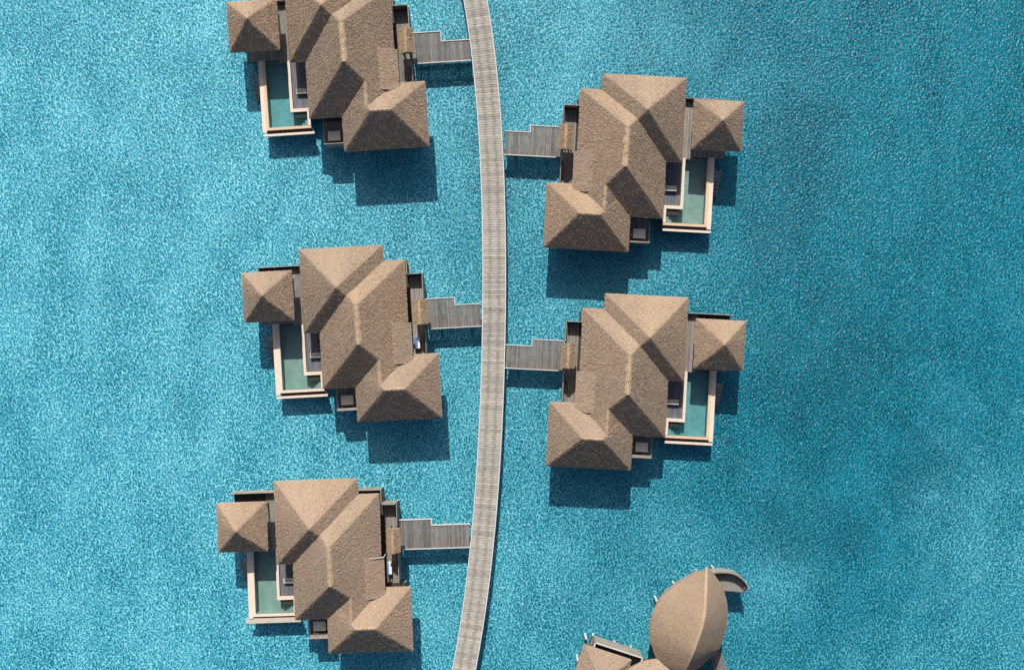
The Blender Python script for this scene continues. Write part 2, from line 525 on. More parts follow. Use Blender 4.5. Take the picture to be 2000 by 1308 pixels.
def ridge_cap(a, b, w=0.22, h=0.05, rnd=random):
    """wavy saddle of pale thatch over a ridge from a to b"""
    a, b = Vector(a), Vector(b)
    d = (b - a).normalized(); s = d.cross(Vector((0, 0, 1))).normalized()
    n = max(3, int((b - a).length / 0.18))
    mb = MB(); rows = []
    for i in range(n + 1):
        c = a.lerp(b, i / n) + Vector((0, 0, h + rnd.uniform(-.015, .02)))
        l, r = w * rnd.uniform(.75, 1.25), w * rnd.uniform(.75, 1.25)
        rows.append([c + s * l * 1.15 + Vector((0, 0, -l * SLOPE - .02)), c + s * l * .45 + Vector((0, 0, -l * .22)), c - s * r * .45 + Vector((0, 0, -r * .22)), c - s * r * 1.15 + Vector((0, 0, -r * SLOPE - .02))])
    for i in range(n):
        for j in range(3):
            q = [rows[i][j], rows[i + 1][j], rows[i + 1][j + 1], rows[i][j + 1]]
            mb.face(q, [(i * .18, j * .2), (i * .18 + .18, j * .2), (i * .18 + .18, j * .2 + .2), (i * .18, j * .2 + .2)])
    mb.face([rows[0][3], rows[0][2], rows[0][1], rows[0][0]]); mb.face(rows[n])
    return mb

# ------------------------------------------------------------------ villa geometry (left-hand local coordinates)
A = (-5.51, 1.87, -0.99, 6.40)
B = (-4.09, 3.74, -6.03, 4.98)
C = (-1.20, 6.30, -9.12, -3.42)
F = (-10.70, -6.31, 0.22, 4.59)

def wall_ring(x0, x1, y0, y1, z0, z1, t=0.12):
    mb = MB()
    mb.box(x0, x1, y0, y0 + t, z0, z1); mb.box(x0, x1, y1 - t, y1, z0, z1)
    mb.box(x0, x0 + t, y0 + t, y1 - t, z0, z1); mb.box(x1 - t, x1, y0 + t, y1 - t, z0, z1)
    return mb

SPEC = {
    # key: origin x, y, rotation deg, mirror, bridge (wide north, south, narrow north, step x), gate y range, pool tint
    'TL': dict(o=(-14.182, 23.908), r=3.68, m=False, br=(1.55, -1.15, 0.64, 7.83), pw='pwB', warm=True),
    'ML': dict(o=(-13.0, -0.004), r=3.10, m=False, br=(1.46, -1.20, 0.78, 7.87), pw='pwA', warm=False),
    'BL': dict(o=(-15.425, -20.665), r=1.84, m=False, br=(2.04, -0.58, 1.48, 8.12), pw='pwA', warm=False),
    'TR': dict(o=(9.556, 15.073), r=-3.01, m=True, br=(1.98, -0.70, 1.36, 7.98), pw='pwA', warm=True),
    'LR': dict(o=(9.797, -4.285), r=-2.94, m=True, br=(1.95, -0.72, 1.32, 8.06), pw='pwB', warm=True),
}
WHERE = {
    'TL': "upper left villa cut off by the top edge",
    'ML': "middle villa left of the boardwalk",
    'BL': "lowest villa left of the boardwalk",
    'TR': "upper villa right of the boardwalk",
    'LR': "lower villa right of the boardwalk",
}
VLABEL = {
    'TL': "thatched overwater villa at upper left, its north end cut off by the top edge",
    'ML': "thatched overwater villa left of the boardwalk, middle one of the three",
    'BL': "thatched overwater villa left of the boardwalk, lowest one, with pale pilings showing",
    'TR': "thatched overwater villa right of the boardwalk, upper one of the two",
    'LR': "thatched overwater villa right of the boardwalk, lower one of the two",
}
cache = {}
def shared(key, mirror, fn, mat):
    k = (key, mirror)
    if k not in cache:
        random.seed(hash(key) % 9973 if not isinstance(key, str) else sum(map(ord, key)) * 31 + (5 if mirror else 0))
        me = fn().mesh(key.split(':')[0], mirror)
        me.materials.append(mat)
        cache[k] = me
    return cache[k]

def planks_ns(parent, kind, mat, x0, x1, y0, y1, sg, w=0.15, ztop=ZD, group=None, cut=None):
    """boards running north-south laid side by side in x, children of parent"""
    n = max(1, int(round((x1 - x0) / w))); w = (x1 - x0) / n
    for i in range(n):
        x = x0 + (i + .5) * w
        a, b = y0, y1
        o = link("plank", plank_mesh(kind, b - a - random.choice((0, .01, .02)), w - 0.012, 0.04, mat), parent, loc=(sg * x, (a + b) / 2, ztop + random.uniform(-.004, .004)))
        o.rotation_euler = (0, 0, math.pi / 2 + random.uniform(-.003, .003) + (math.pi if random.random() < .5 else 0))

def build_villa(key):
    S_ = SPEC[key]; mir = S_['m']; sg = -1 if mir else 1
    loc = (S_['o'][0], S_['o'][1], 0); rz = R(S_['r'])
    where = WHERE[key]
    tone = key  # for cache of individually built bits
    v = empty("villa", loc, rz, VLABEL[key], "villa", "thatched overwater villas")
    T = M['thatch']
    # roofs -----------------------------------------------------------
    ra = link("roof", shared("roof:A", mir, lambda: hip_roof(*A, thick=0.20)[0], T), v)
    rb = link("roof", shared("roof:B", mir, lambda: hip_roof(*B, thick=0.215)[0], T), v)
    rc = link("roof", shared("roof:C", mir, lambda: hip_roof(*C, thick=0.23)[0], T), v)
    def connector():
        mb = MB()
        xw, xe, ya, yb = -1.16, 3.70, -6.5, -2.4
        xm = (xw + xe) / 2; zr = ZE + (xe - xw) / 2 * SLOPE
        course_face(mb, (xw, yb, ZE), (xw, ya, ZE), (xm, ya, zr), (xm, yb, zr))
        course_face(mb, (xe, ya, ZE), (xe, yb, ZE), (xm, yb, zr), (xm, ya, zr))
        mb.face([(xw, ya, ZE), (xe, ya, ZE), (xm, ya, zr)]); mb.face([(xe, yb, ZE), (xw, yb, ZE), (xm, yb, zr)])
        return mb
    rd = link("roof", shared("roof:connector", mir, connector, T), v)
    def leanto():
        mb = MB()
        x0, x1, ya, yb = 2.42, 4.05, -4.15, -0.58
        z0, z1 = ZE + (3.74 - x0) * SLOPE + .03, ZE + 0.42
        course_face(mb, (x1, ya, z1), (x1, yb, z1), (x0, yb, z0), (x0, ya, z0), bump=.024, clump=.045)
        t = Vector((0, 0, -.16))
        P = [Vector(p) for p in ((x1, ya, z1), (x1, yb, z1), (x0, yb, z0), (x0, ya, z0))]
        for i in range(4):
            a, b = P[i], P[(i + 1) % 4]; mb.face([a + t, b + t, b, a])
        mb.face([p + t for p in reversed(P)])
        return mb
    link("lean_to_roof", shared("lean_to_roof:D", mir, leanto, T), v)
    zb = ZE + (B[1] - B[0]) / 2 * SLOPE; bx = (B[0] + B[1]) / 2; bh = (B[1] - B[0]) / 2
    link("ridge_cap", shared("ridge_cap:B", mir, lambda: ridge_cap((bx, B[3] - bh + .05, zb), (bx, B[2] + bh - .1, zb), .24, .07), M['cap']), rb)
    link("ridge_cap", shared("ridge_cap:E", mir, lambda: ridge_cap((1.27, -3.55, ZE + 2.43 * SLOPE), (1.27, -5.75, ZE + 2.43 * SLOPE), .17), M['cap']), rd)
    zc = ZE + 2.85 * SLOPE
    link("ridge_cap", shared("ridge_cap:C", mir, lambda: ridge_cap((1.7, -6.27, zc), (3.4, -6.27, zc), .14, .03), M['cap']), rc)
    # walls under the roofs --------------------------------------------
    link("wall", shared("wall:A", mir, lambda: wall_ring(A[0] + .8, A[1] - .8, A[2] + .8, A[3] - .8, ZD - .02, ZE + .15), M['wall']), v)
    link("wall", shared("wall:B", mir, lambda: wall_ring(B[0] + .85, B[1] - .75, B[2] + .85, B[3] - .95, ZD - .02, ZE + .12), M['wall']), v)
    link("wall", shared("wall:C", mir, lambda: wall_ring(C[0] + .8, C[1] - .8, C[2] + .85, C[3] - .85, ZD - .02, ZE + .1), M['wall']), v)
    # deck platforms ---------------------------------------------------
    def deck():
        mb = MB()
        mb.box(-5.95, 1.5, -0.4, 5.02, 1.33, 1.600)
        mb.box(-5.95, 3.86, -5.4, 4.6, 1.35, 1.597)
        mb.box(-0.55, 5.55, -8.4, -3.7, 1.34, 1.594)
        mb.box(3.80, 5.05, -3.75, 3.74, 1.36, 1.605)
        mb.box(-9.85, -5.9, -0.12, 5.05, 1.32, 1.603)
        mb.box(1.4, 3.62, 4.0, 4.98, 1.37, 1.591)
        mb.box(-3.25, -1.0, -8.0, -5.2, 1.38, 1.606)
        return mb
    dk = link("deck", shared("deck:all", mir, deck, M['dark']), v)
    planks_ns(dk, "deckE", M['deck'], 3.84, 5.02, -3.7, 3.66, sg)
    planks_ns(dk, "deckN", M['deck'], -6.95, -5.35, -0.30, 4.95, sg)
    planks_ns(dk, "deckF", M['deck'], -9.82, -6.97, -0.10, 1.3, sg)
    planks_ns(dk, "deckP", M['pooldeck'], -5.94, -3.95, -4.53, -0.32, sg)
    planks_ns(dk, "deckS", M['deck'], -3.2, -1.25, -7.95, -5.9, sg, 0.16)
    # low timber screens round the open decks ---------------------------
    top = 2.72 if key == 'BL' else 2.62
    def scr(name, *bx):
        mb = MB()
        for b in bx: mb.box(*b)
        s = link("screen", shared("screen:%s%.2f" % (name, top), mir, lambda: mb, M['screen']), v)
        return s
    scr("n1", (-10.05, -5.3, 5.07, 5.13, 1.15, top - .32))
    scr("n2", (1.55, 3.66, 5.02, 5.08, 1.15, top - .2)); scr("n2e", (3.66, 3.72, 3.82, 5.08, 1.15, top - .21))
    scr("e0", (3.72, 5.02, 3.76, 3.82, 1.15, top + .22)); 
    b = S_['br']
    for nm, y0_, y1_ in (("e1" + key, b[0] + .04, 3.82), ("e2" + key, -3.4, b[1] - .06)):
        mbx = MB().box(5.06, 5.12, y0_, y1_, 1.15, top)
        me = mbx.mesh("screen", mir); link("screen", me, v, M['screen'])
    # balcony rails on the south platform
    def rail():
        mb = MB()
        for z in (1.80, 2.02): mb.box(-3.27, -3.21, -8.02, -6.1, z, z + .05); mb.box(-3.21, -1.3, -8.06, -8.0, z, z + .05)
        mb.box(-3.29, -3.19, -8.08, -6.1, 2.24, 2.30); mb.box(-3.19, -1.3, -8.09, -7.99, 2.24, 2.30)
        for x, y_ in ((-3.24, -8.03), (-3.24, -7.1), (-3.24, -6.15), (-2.3, -8.03), (-1.4, -8.03)):
            mb.box(x - .035, x + .035, y_ - .035, y_ + .035, 1.6, 2.24)
        return mb
    scr("s1", (-3.20, -1.25, -8.16, -8.10, 1.20, 2.95))
    link("railing", shared("railing:S", mir, rail, M['screen']), v)
    # pilings ------------------------------------------------------------
    spots = [(-9.6, 4.95), (-7.6, 4.95), (-5.6, 4.9), (-3.4, 4.85), (-1.2, 4.85), (1.9, 4.92), (3.55, 4.92), (4.95, 3.6), (4.95, 1.0), (4.95, -1.6), (-9.6, 2.4), (-9.6, .1), (5.4, -3.9), (5.4, -6.2), (5.4, -8.2), (2.6, -8.2), (-.3, -8.2), (-3.1, -7.85), (-3.1, -5.0), (-1.2, -5.0), (-5.6, -4.6), (-8.6, -2.2), (-8.6, -4.6), (-8.6, -6.4), (-4.9, -6.4)]
    for (x, y_) in spots:
        link("piling", shared("piling", False, lambda: MB().tube((0, 0, -1.0), (0, 0, 1.34), 0.105, 0.105, 10), M['piling']), v, loc=(sg * x, y_, 0))
    # bathing steps down to the lagoon -----------------------------------
    def stair():
        mb = MB()
        for x in (-9.55, -8.95): mb.bar((x, -1.15, 1.5), (x, -3.35, 0.05), .06, .18)
        return mb
    st = link("stair", shared("stair", mir, stair, M['screen']), v)
    for i in range(7):
        f = (i + .5) / 7
        link("tread", shared("tread", False, lambda: MB().box(-.27, .27, -.11, .11, -.02, .02), M['deck']), st, loc=(sg * -9.25, -1.15 - 2.2 * f, 1.58 - 1.45 * f))

    # pavilion -----------------------------------------------------------
    p = empty("pavilion", (v.matrix_basis @ Vector((0, 0, 0))), rz, "square thatched pavilion of the " + where, "pavilion", "square thatched pavilions")
    p.location = loc
    rf = link("roof", shared("roof:F", mir, lambda: hip_roof(*F, thick=0.21)[0], T), p)
    zt = ZE + 2.19 * SLOPE
    for (x, y_) in ((F[0] + .75, F[2] + .6), (F[1] - .45, F[2] + .6), (F[0] + .75, F[3] - .6), (F[1] - .45, F[3] - .6)):
        link("post", shared("post", False, lambda: MB().tube((0, 0, 1.6), (0, 0, 4.3), .08, .07, 10), M['wall']), p, loc=(sg * x, y_, 0))

    # pool ---------------------------------------------------------------
    q = empty("plunge_pool", loc, rz, ("blue-green" if S_['pw'] == 'pwB' else "pale green") + " L-shaped pool of the " + where, "pool", "plunge pools")
    def basin():
        mb = MB()
        x0, x1, x2, ys, ym, yn, zf, zt_ = -8.27, -6.20, -4.70, -6.10, -4.86, -0.20, 0.75, 1.66
        mb.face([(x0, ys, zf), (x1, ys, zf), (x1, yn, zf), (x0, yn, zf)]); mb.face([(x1, ys, zf), (x2, ys, zf), (x2, ym, zf), (x1, ym, zf)])
        def w(a, b_): mb.face([(a[0], a[1], zf), (b_[0], b_[1], zf), (b_[0], b_[1], zt_), (a[0], a[1], zt_)])
        w((x0, yn), (x0, ys)); w((x0, ys), (x2, ys)); w((x2, ys), (x2, ym)); w((x2, ym), (x1, ym)); w((x1, ym), (x1, yn)); w((x1, yn), (x0, yn))
        # outer shell
        mb.face([(x0 - .5, ys - .2, .6), (x0 - .5, yn + .05, .6), (x1 + .1, yn + .05, .6), (x2 + .1, ys - .2, .6)])
        for a, b_ in (((x0 - .5, yn + .05), (x0 - .5, ys - .2)), ((x0 - .5, ys - .2), (x2 + .1, ys - .2)), ((x2 + .1, ys - .2), (x2 + .1, ym))):
            mb.face([(a[0], a[1], .6), (b_[0], b_[1], .6), (b_[0], b_[1], 1.63), (a[0], a[1], 1.63)])
        return mb
    link("basin", shared("basin", mir, basin, M['tile']), q)
    c1, c2 = (M['coping2'], M['coping']) if S_['warm'] else (M['coping'], M['coping'])
    tg = 'w' if S_['warm'] else 'c'
    link("coping", shared("coping:w1" + tg, mir, lambda: MB().box(-8.50, -8.25, -6.12, -0.05, 1.58, 1.74), c1), q)
    link("coping", shared("coping:w2" + tg, mir, lambda: MB().box(-8.88, -8.51, -6.54, -0.05, 1.50, 1.70), c2), q)
    link("coping", shared("coping:s1" + tg, mir, lambda: MB().box(-8.50, -4.45, -6.36, -6.125, 1.58, 1.745), c1), q)
    link("coping", shared("coping:s2" + key, mir, lambda: MB().box(-8.88, -4.50 if mir else -4.2, -6.87, -6.67, 1.40, 1.64) if key != 'BL' else MB().box(-9.15, -4.15, -7.0, -6.55, 1.40, 1.62), M['outer'] if key == 'BL' else c2), q)
    link("coping", shared("coping:e1", mir, lambda: MB().box(-6.22, -5.97, -4.86, -0.22, 1.58, 1.80), M['coping']), q)
    link("coping", shared("coping:e2", mir, lambda: MB().box(-5.97, -4.46, -4.86, -4.56, 1.58, 1.80), M['coping']), q)
    link("coping", shared("coping:e3", mir, lambda: MB().box(-4.72, -4.46, -6.12, -4.865, 1.58, 1.79), M['coping']), q)
    link("gutter", shared("gutter", mir, lambda: MB().box(-8.49, -4.3, -6.665, -6.37, 1.25, 1.40), M['dark']), q)
    def surf():
        mb = MB()
        z = 1.60
        mb.face([(-8.26, -6.11, z), (-6.21, -6.11, z), (-6.21, -0.21, z), (-8.26, -0.21, z)])
        mb.face([(-6.21, -6.11, z), (-4.71, -6.11, z), (-4.71, -4.865, z), (-6.21, -4.865, z)])
        return mb
    link("pool_water", shared("pool_water:" + S_['pw'], mir, surf, M[S_['pw']]), q)
    for i in range(4):
        link("step", shared("step:%d" % i, mir, lambda: MB().box(-5.05 - .27 * i, -4.71 - .27 * i + (.0 if i == 0 else -.07), -6.09, -4.88, 0.76, 1.42 - .2 * i), M['tile']), q)

    # entry gate ----------------------------------------------------------
    dy = 0.0 if key in ('ML', 'TL') else 0.40
    g = empty("entry_gate", loc, rz, "little thatched gate roof of the " + where, "gate", "thatched entry gates")
    def gate():
        mb = MB()
        xw, xe, ya, yb = 4.25, 5.46, -.78 + dy, 1.40 + dy
        xm = (xw + xe) / 2; z0, z1 = 3.72, 4.22
        course_face(mb, (xw, yb, z0), (xw, ya, z0), (xm, ya, z1), (xm, yb, z1), pitch=.2, bump=.015)
        course_face(mb, (xe, ya, z0), (xe, yb, z0), (xm, yb, z1), (xm, ya, z1), pitch=.2)
        t = Vector((0, 0, -.14)); P = [Vector(c) for c in ((xw, ya, z0), (xe, ya, z0), (xe, yb, z0), (xw, yb, z0))]
        mb.face([P[1], P[0], Vector((xm, ya, z1))][::-1]); mb.face([P[3], P[2], Vector((xm, yb, z1))][::-1])
        for i in range(4): mb.face([P[i] + t, P[(i + 1) % 4] + t, P[(i + 1) % 4], P[i]])
        mb.face([c + t for c in reversed(P)])
        return mb
    gr = link("roof", shared("roof:gate%.1f" % dy, mir, gate, M['gatethatch']), g)
    link("ridge_cap", shared("ridge_cap:gate%.1f" % dy, mir, lambda: ridge_cap((4.855, 1.42 + dy, 4.22), (4.855, -.80 + dy, 4.22), .15, .05), M['cap']), gr)
    for x in (4.45, 4.98):
        for y_ in (-.55 + dy, 1.15 + dy):
            link("post", shared("post:gate", False, lambda: MB().box(-.055, .055, -.055, .055, 1.62, 3.75), M['wall']), g, loc=(sg * x, y_, 0))

    # footbridge ----------------------------------------------------------
    fb = empty("footbridge", loc, rz, "stepped grey plank footbridge of the " + where, "footbridge", "plank footbridges")
    wn_, ws_, nn_, xs_ = b
    mat4 = Matrix.Translation(Vector(loc)) @ Matrix.Rotation(rz, 4, 'Z')
    x = 5.14; w = (xs_ - 5.14) / round((xs_ - 5.14) / .152); xend = 5.14
    while True:
        yn = wn_ if x + w / 2 < xs_ else nn_
        ok = True
        for yy in (ws_, yn):
            wp = mat4 @ Vector((sg * (x + w), yy, 0))
            if abs(wp.x - walk_x(wp.y)) < HALF + 0.02: ok = False
        if not ok: break
        o = link("plank", plank_mesh("br", yn - ws_ - .02, w - .014, .045, M['bridge']), fb, loc=(sg * (x + w / 2), (yn + ws_) / 2, ZD + random.uniform(-.004, .004)))
        o.rotation_euler = (0, 0, math.pi / 2 + random.uniform(-.004, .004) + (math.pi if random.random() < .5 else 0))
        x += w; xend = x
        if x > 14: break
    def kerb(*bx):
        link("edge_kerb", MB().box(*bx).mesh("edge_kerb", mir), fb, M['kerb'])
    kerb(5.14, xs_ + .04, wn_, wn_ + .075, ZD - .16, ZD + .07)
    kerb(xs_ - .04, xs_ + .04, nn_ + .08, wn_ - .005, ZD - .16, ZD + .06)
    kerb(xs_ - .04, xend + .1, nn_, nn_ + .075, ZD - .16, ZD + .07)
    kerb(5.55, xend + .06, ws_ - .075, ws_, ZD - .16, ZD + .07)
    for yy in (ws_ + .25, nn_ - .25):
        link("bearer", MB().box(5.1, xend + .1, yy - .07, yy + .07, ZD - .27, ZD - .05).mesh("bearer", mir), fb, M['dark'])
    for xx in (6.4, 9.2):
        for yy in (ws_ + .25, nn_ - .25):
            link("piling", shared("piling:b", False, lambda: MB().tube((0, 0, -1.0), (0, 0, ZD - .26), .1, .1, 10), M['piling']), fb, loc=(sg * xx, yy, 0))

    # lounge seat on the pool deck -----------------------------------------
    ls = empty("lounge_seat", loc, rz, "cream poolside lounge seat of the " + where, "seat", "poolside lounge seats")
    y0 = -3.28
    link("frame", shared("frame:seat", mir, lambda: MB().box(-5.55, -3.85, y0 - .02, y0 + .48, 1.78, 1.86), M['dark']), ls)
    cm = shared("cushion:seat", mir, lambda: MB().box(-5.53, -4.62, y0, y0 + .46, 1.86, 2.02).box(-4.59, -3.87, y0, y0 + .46, 1.86, 2.01), M['cushion'])
    link("cushion", cm, ls)
    for x in (-5.48, -3.92):
        for yy in (y0 + .05, y0 + .4):
            link("leg", shared("leg:seat", False, lambda: MB().box(-.04, .04, -.04, .04, 1.65, 1.78), M['dark']), ls, loc=(sg * x, yy, 0))
    # square table on the balcony -------------------------------------------
    tb = empty("square_table", loc, rz, "grey square balcony table of the " + where, "table", "balcony tables")
    link("tabletop", shared("tabletop", mir, lambda: MB().box(-2.92, -1.80, -7.72, -6.86, 2.02, 2.10), M['grey']), tb)
    for x in (-2.84, -1.88):
        for yy in (-7.64, -6.94):
            link("leg", shared("leg:table", False, lambda: MB().box(-.04, .04, -.04, .04, 1.65, 2.02), M['dark']), tb, loc=(sg * x, yy, 0))
    return v

VILLA = {k: build_villa(k) for k in SPEC}

# pale strip coloured to stand for a sunlit notch at one lean-to edge
link("sunlit_strip", MB().bar((2.9, -.56, ZE + 1.06), (4.05, -.56, ZE + .60), .06, .08).bar((4.06, -.55, ZE + .60), (4.22, -.28, ZE + .58), .06, .08).mesh("sunlit_strip"), VILLA['BL'], M['kerb'])
# small things seen at single villas
def at_villa(key, p):
    s = SPEC[key]; sg = -1 if s['m'] else 1
    return Matrix.Translation(Vector((s['o'][0], s['o'][1], 0))) @ Matrix.Rotation(R(s['r']), 4, 'Z') @ Vector((sg * p[0], p[1], p[2]))

bxo = empty("storage_box", at_villa('ML', (4.28, -2.45, 1.65)), R(3.1), "white box with a blue lid beside the lean-to roof of the middle left villa", "box")
link("body", MB().box(-.26, .26, -.48, .48, 0, .78).mesh("body"), bxo, M['white'])
link("lid", MB().box(-.28, .08, -.5, .5, .78, .84).mesh("lid"), bxo, M['blue'])
bxo = empty("storage_box", at_villa('BL', (4.22, -2.2, 1.65)), R(1.84), "blue-lidded box beside the entry deck of the lowest left villa", "box")
link("body", MB().box(-.2, .2, -.5, .5, 0, .6).mesh("body"), bxo, M['white'])
link("lid", MB().box(-.22, -.06, -.52, .52, .6, .66).mesh("lid"), bxo, M['blue'])

def lamp_globe(loc, label):
    mb = MB()
    n = 10
    r = .11
    for i in range(6):
        for j in range(n):
            q = []
            for a, b in ((i, j), (i, j + 1), (i + 1, j + 1), (i + 1, j)):
                th, ph = math.pi * a / 6, 2 * math.pi * b / n
                q.append((r * math.sin(th) * math.cos(ph), r * math.sin(th) * math.sin(ph), .14 + r * math.cos(th)))
            mb.face(q[::-1])
    o = empty("globe_lamp", loc, 0, label, "lamp", "round white globes on the balconies")
    link("globe", mb.mesh("globe"), o, M['white'])
    link("base", MB().tube((0, 0, 0), (0, 0, .05), .06, .05, 10).mesh("base"), o, M['dark'])
lamp_globe(at_villa('TR', (-1.6, -7.45, 1.65)), "round white globe on the balcony of the upper right villa")
lamp_globe(at_villa('LR', (-1.62, -7.35, 1.65)), "round white globe on the balcony of the lower right villa")
lamp_globe(at_villa('TL', (-2.6, -7.1, 2.10)), "round white globe on the balcony table of the upper left villa")

pole = empty("leaning_poles", at_villa('BL', (-2.7, -7.8, 1.65)), R(1.84), "pair of thin white poles leaning at the balcony corner of the lowest left villa", "poles")
link("pole", MB().tube((-.45, -.35, -.5), (.05, .1, 1.1), .022, .022, 8).mesh("pole"), pole, M['white'])
link("pole", MB().tube((-.15, -.42, -.5), (.3, .05, 1.1), .022, .022, 8).mesh("pole"), pole, M['white'])

# ------------------------------------------------------------------ leaf-roofed building, lower right
def resample(pts, n):
    P = [Vector(p) for p in pts]
    d = [0.0]
    for a, b in zip(P, P[1:]): d.append(d[-1] + (b - a).length)
    out = []
    for i in range(n + 1):
        t = d[-1] * i / n
        k = 0
        while k < len(P) - 2 and d[k + 1] < t: k += 1
        f = (t - d[k]) / max(1e-6, d[k + 1] - d[k])
        # Catmull-Rom through the neighbours
        p0, p1, p2, p3 = P[max(0, k - 1)], P[k], P[k + 1], P[min(len(P) - 1, k + 2)]
        out.append(0.5 * ((2 * p1) + (p2 - p0) * f + (2 * p0 - 5 * p1 + 4 * p2 - p3) * f * f + (3 * p1 - p0 - 3 * p2 + p3) * f ** 3))
    return out

leafL = [(17.32, -22.08, 4.5), (16.25, -22.7, 4.2), (15.34, -23.23, 4.1), (14.35, -23.92, 4.1), (13.45, -24.68, 4.1), (12.84, -25.52, 4.1), (12.46, -26.36, 4.1), (12.3, -27.28, 4.1), (12.28, -27.97, 4.1), (12.35, -28.73, 4.1), (12.55, -29.42, 4.1), (12.93, -30.41, 4.1), (13.46, -31.18, 4.1), (14.1, -31.9, 4.1)]
leafR = [(17.32, -22.08, 4.5), (17.84, -22.55, 4.2), (18.22, -23.08, 4.1), (18.61, -23.69, 4.1), (18.91, -24.38, 4.1), (19.11, -25.14, 4.1), (19.19, -25.9, 4.1), (19.15, -26.97, 4.1), (19.04, -27.66, 4.1), (18.78, -28.58, 4.1), (18.48, -29.34, 4.1), (18.02, -29.88, 4.1), (17.42, -30.41, 4.1), (16.3, -31.3, 4.1), (14.1, -31.9, 4.1)]
ridge = [(17.32, -22.08, 4.55), (17.05, -22.75, 5.15), (16.84, -23.75, 6.0), (16.62, -25.15, 6.7), (16.36, -26.3, 7.0), (16.0, -27.5, 7.0), (15.6, -28.75, 6.8), (15.3, -29.9, 6.2), (14.95, -31.0, 5.3), (14.1, -31.9, 4.15)]
ridge = [(x * .995, y_ * .995, z + (.5 if 0 < i < 9 else 0)) for i, (x, y_, z) in enumerate(ridge)]
NS = 200
def leaf_side(eave, rid, flip):
    E, Rg = resample(eave, NS), resample(rid, NS)
    mb = MB(); nc = 20
    def pt(i, v):
        a, b = E[i], Rg[i]
        p = a.lerp(b, v); p.z += 0.30 * math.sin(math.pi * v) * min(1, (b - a).length / 3.5) * .5
        return p
    for c in range(nc):
        for i in range(NS):
            hh = Vector((0, 0, 0.008 + .045 * ((i + c) % 2) * random.uniform(.5, 1) + .01 * random.random()))
            dn = (Rg[i] - E[i]).normalized() * random.uniform(0.0, .05)
            q = [pt(i, c / nc) + hh - dn, pt(i + 1, c / nc) + hh - dn, pt(i + 1, (c + 1) / nc) + hh * .8, pt(i, (c + 1) / nc) + hh * .8]
            d_ = hh + Vector((0, 0, .02))
            du = random.uniform(0, 9)
            uv = [(du + i * .09, c * .22), (du + i * .09 + .09, c * .22), (du + i * .09 + .09, c * .22 + .22), (du + i * .09, c * .22 + .22)]
            for f_ in (q, [q[0] - d_, q[1] - d_, q[1], q[0]], [q[3] - d_, q[0] - d_, q[0], q[3]], [q[1] - d_, q[2] - d_, q[2], q[1]]):
                mb.face(f_[::-1] if flip else f_, uv[::-1] if flip else uv)
    for i in range(NS):
        q = [E[i] - Vector((0, 0, .2)), E[i + 1] - Vector((0, 0, .2)), E[i + 1], E[i]]
        mb.face(q[::-1] if flip else q)
    return mb, E, Rg
random.seed(3)
spa = empty("leaf_roofed_building", (15.9, -26.6, 0), 0, "building with a leaf-shaped curved thatched roof near the bottom right", "building")
off = Vector((-15.9, 26.6, 0))
def shift(mb, o):
    mb.v = [tuple(Vector(p) + o) for p in mb.v]; return mb
mL, EL, RL = leaf_side(leafL, ridge, False)
mR, ER, RR_ = leaf_side(leafR, ridge, True)
rl = link("roof", shift(mL, off).mesh("roof"), spa, M['thatch'])
rr = link("roof", shift(mR, off).mesh("roof"), spa, M['thatch'])
mb = MB(); rp = resample(ridge, 40)
for i in range(40):
    a, b = rp[i], rp[i + 1]; d = (b - a).normalized(); s = d.cross(Vector((0, 0, 1))).normalized()
    w = .13
    for sgn in (-1, 1):
        q = [a + Vector((0, 0, .10)), b + Vector((0, 0, .10)), b + s * sgn * w + Vector((0, 0, .03)), a + s * sgn * w + Vector((0, 0, .03))]
        mb.face(q if sgn < 0 else q[::-1], [(i * .2, 0), (i * .2 + .2, 0), (i * .2 + .2, .2), (i * .2, .2)])
link("ridge_cap", shift(mb, off).mesh("ridge_cap"), rl, M['cap'])
# curved wall under the eaves, floor, crescent terrace with parapet, pilings
def inset(p, f): 
    c = Vector((15.8, -27, 0)); q = Vector((p.x, p.y, 0)); q = c + (q - c) * f; return q
ring = [inset(p, .68) for p in EL] + [inset(p, .68) for p in reversed(ER)]
mb = MB()
for a, b in zip(ring, ring[1:]):
    mb.face([(a.x, a.y, 1.6), (b.x, b.y, 1.6), (b.x, b.y, 4.3), (a.x, a.y, 4.3)])
link("wall", shift(mb, off).mesh("wall"), spa, M['wall'])
ring2 = [inset(p, .80) for p in EL] + [inset(p, .80) for p in reversed(ER)][1:-1]
mb = MB()
mb.face([(p.x, p.y, 1.6) for p in ring2]); 
for a, b in zip(ring2, ring2[1:] + ring2[:1]): mb.face([(a.x, a.y, 1.3), (b.x, b.y, 1.3), (b.x, b.y, 1.6), (a.x, a.y, 1.6)])
dk = link("deck", shift(mb, off).mesh("deck"), spa, M['screen'])
arc = resample([(17.2, -23.35, 0), (18.12, -23.08, 0), (19.06, -22.98, 0), (20.07, -23.1, 0), (20.8, -23.52, 0), (21.28, -24.05, 0), (21.48, -24.5, 0)], 24)
inn = resample([(17.6, -25.3, 0), (18.6, -24.95, 0), (19.14, -24.92, 0), (20.1, -24.98, 0), (20.8, -25.05, 0), (21.3, -24.98, 0), (21.6, -24.72, 0)], 24)
nad = Vector((0, 1.5, 0))
arc = [nad + (p - nad) * .991 for p in arc]; inn = [nad + (p - nad) * .991 for p in inn]
TZ = 2.45
mb = MB()
